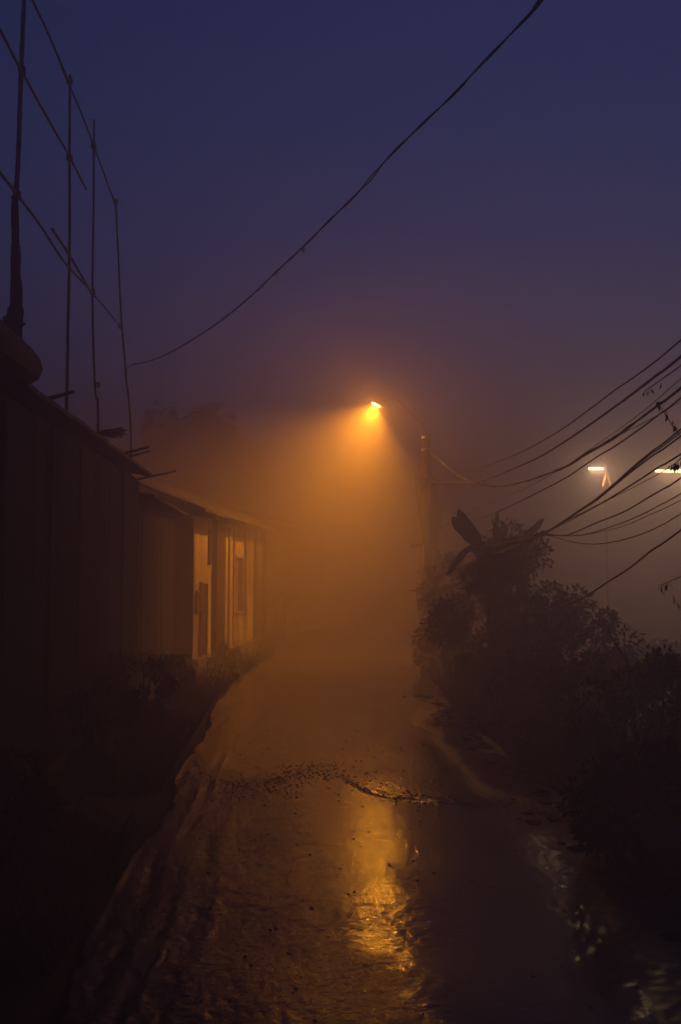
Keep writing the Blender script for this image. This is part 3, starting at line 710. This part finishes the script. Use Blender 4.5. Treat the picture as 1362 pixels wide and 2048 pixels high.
# twisted service wire across the sky
TA = sp(263, 729); ct = [(263,729),(300,722),(350,700),(430,650),(500,594),(550,546),(606,494),(660,440),(720,381),(780,312),(850,243),(905,191),(960,132),(1020,70),(1085,0),(1150,-85)]
A_ = (TA.x, TA.y); B_ = (1.75, 4.8)
pts = [on_plane(u, v, A_, B_) for u, v in ct]; dxy = Vector((B_[0]-A_[0], B_[1]-A_[1], 0)).normalized()
pts += [pts[-1]+dxy*4+Vector((0,0,.75)), pts[-1]+dxy*9+Vector((0,0,1.9))]
P = spline(pts, 26); mb = MB(); n = len(P); L_ = 0
st = [[], []]
for i, p_ in enumerate(P):
    if i: L_ += (P[i]-P[i-1]).length
    t = (P[min(i+1,n-1)]-P[max(i-1,0)]).normalized(); s_ = t.cross(Vector((0,0,1))).normalized(); w = s_.cross(t)
    gap = .0055+.012*max(0, noise.noise((L_*1.6, 3, 3))-.15); 
    for k in (0, 1):
        a = L_*7.5+k*math.pi; st[k].append(p_+(s_*math.cos(a)+w*math.sin(a))*gap)
for k in (0, 1): mb.tube(st[k], .0058, 6)
for u, v, q in ((606,494,14),(553,546,10),(690,410,6)):
    c = on_plane(u, v, A_, B_)
    for j in range(q): d = rv()*.035; mb.tube([c-d*.3, c+d*.5+Vector((0,0,-.01)), c+d+Vector((0,0,-.02))], .003, 4)
c = on_plane(604,497,A_,B_); mb.tube([c, c+Vector((.01,0,-.035)), c+Vector((.03,0,-.03))], .006, 5)
mb.tube([sp(252,742), sp(257,733), TA, TA+Vector((.05,0,-.05))], .008, 5)
tag(mb.build('service_wire', M['cable'], None, True), 'long twisted black wire climbing across the sky from the scaffold to the top edge', 'cable')

# ------------------------------------------------------------------ air, sky
mb = MB(); mb.box((-62,-60,-3.2), (62,60,8.5)); hz = mb.build('haze', None); tag(hz, 'thick evening fog filling the lane', kind='stuff')
hm = bpy.data.materials.new('haze'); hm.use_nodes = True; nt = hm.node_tree
for nn in list(nt.nodes):
    if nn.type == 'BSDF_PRINCIPLED': nt.nodes.remove(nn)
pv = nt.nodes.new('ShaderNodeVolumePrincipled'); pv.inputs['Color'].default_value = (.54,.475,.58,1); pv.inputs['Density'].default_value = .085; pv.inputs['Anisotropy'].default_value = .35
nt.links.new(pv.outputs[0], nt.nodes['Material Output'].inputs['Volume']); hz.data.materials.append(hm)

w = bpy.data.worlds.new('World'); sc.world = w; w.use_nodes = True; nt = w.node_tree
sky = nt.nodes.new('ShaderNodeTexSky'); sky.sky_type = 'NISHITA'; sky.sun_disc = False
sky.sun_elevation = R(-2.7); sky.sun_rotation = R(22); sky.altitude = 300; sky.air_density = 1.0; sky.dust_density = .6; sky.ozone_density = 3.4
bg = nt.nodes['Background']; nt.links.new(sky.outputs[0], bg.inputs[0]); bg.inputs[1].default_value = .15

sc.view_settings.view_transform = 'Standard'; sc.view_settings.look = 'None'; sc.view_settings.gamma = 1; sc.view_settings.exposure = 2.92
cy = sc.cycles
cy.use_denoising = True
try: cy.denoiser = 'OPENIMAGEDENOISE'; cy.denoising_input_passes = 'RGB_ALBEDO_NORMAL'
except Exception: pass
cy.max_bounces = 6; cy.volume_bounces = 1; cy.diffuse_bounces = 2; cy.glossy_bounces = 2; cy.sample_clamp_indirect = 3; cy.sample_clamp_direct = 0
cy.caustics_reflective = False; cy.caustics_refractive = False
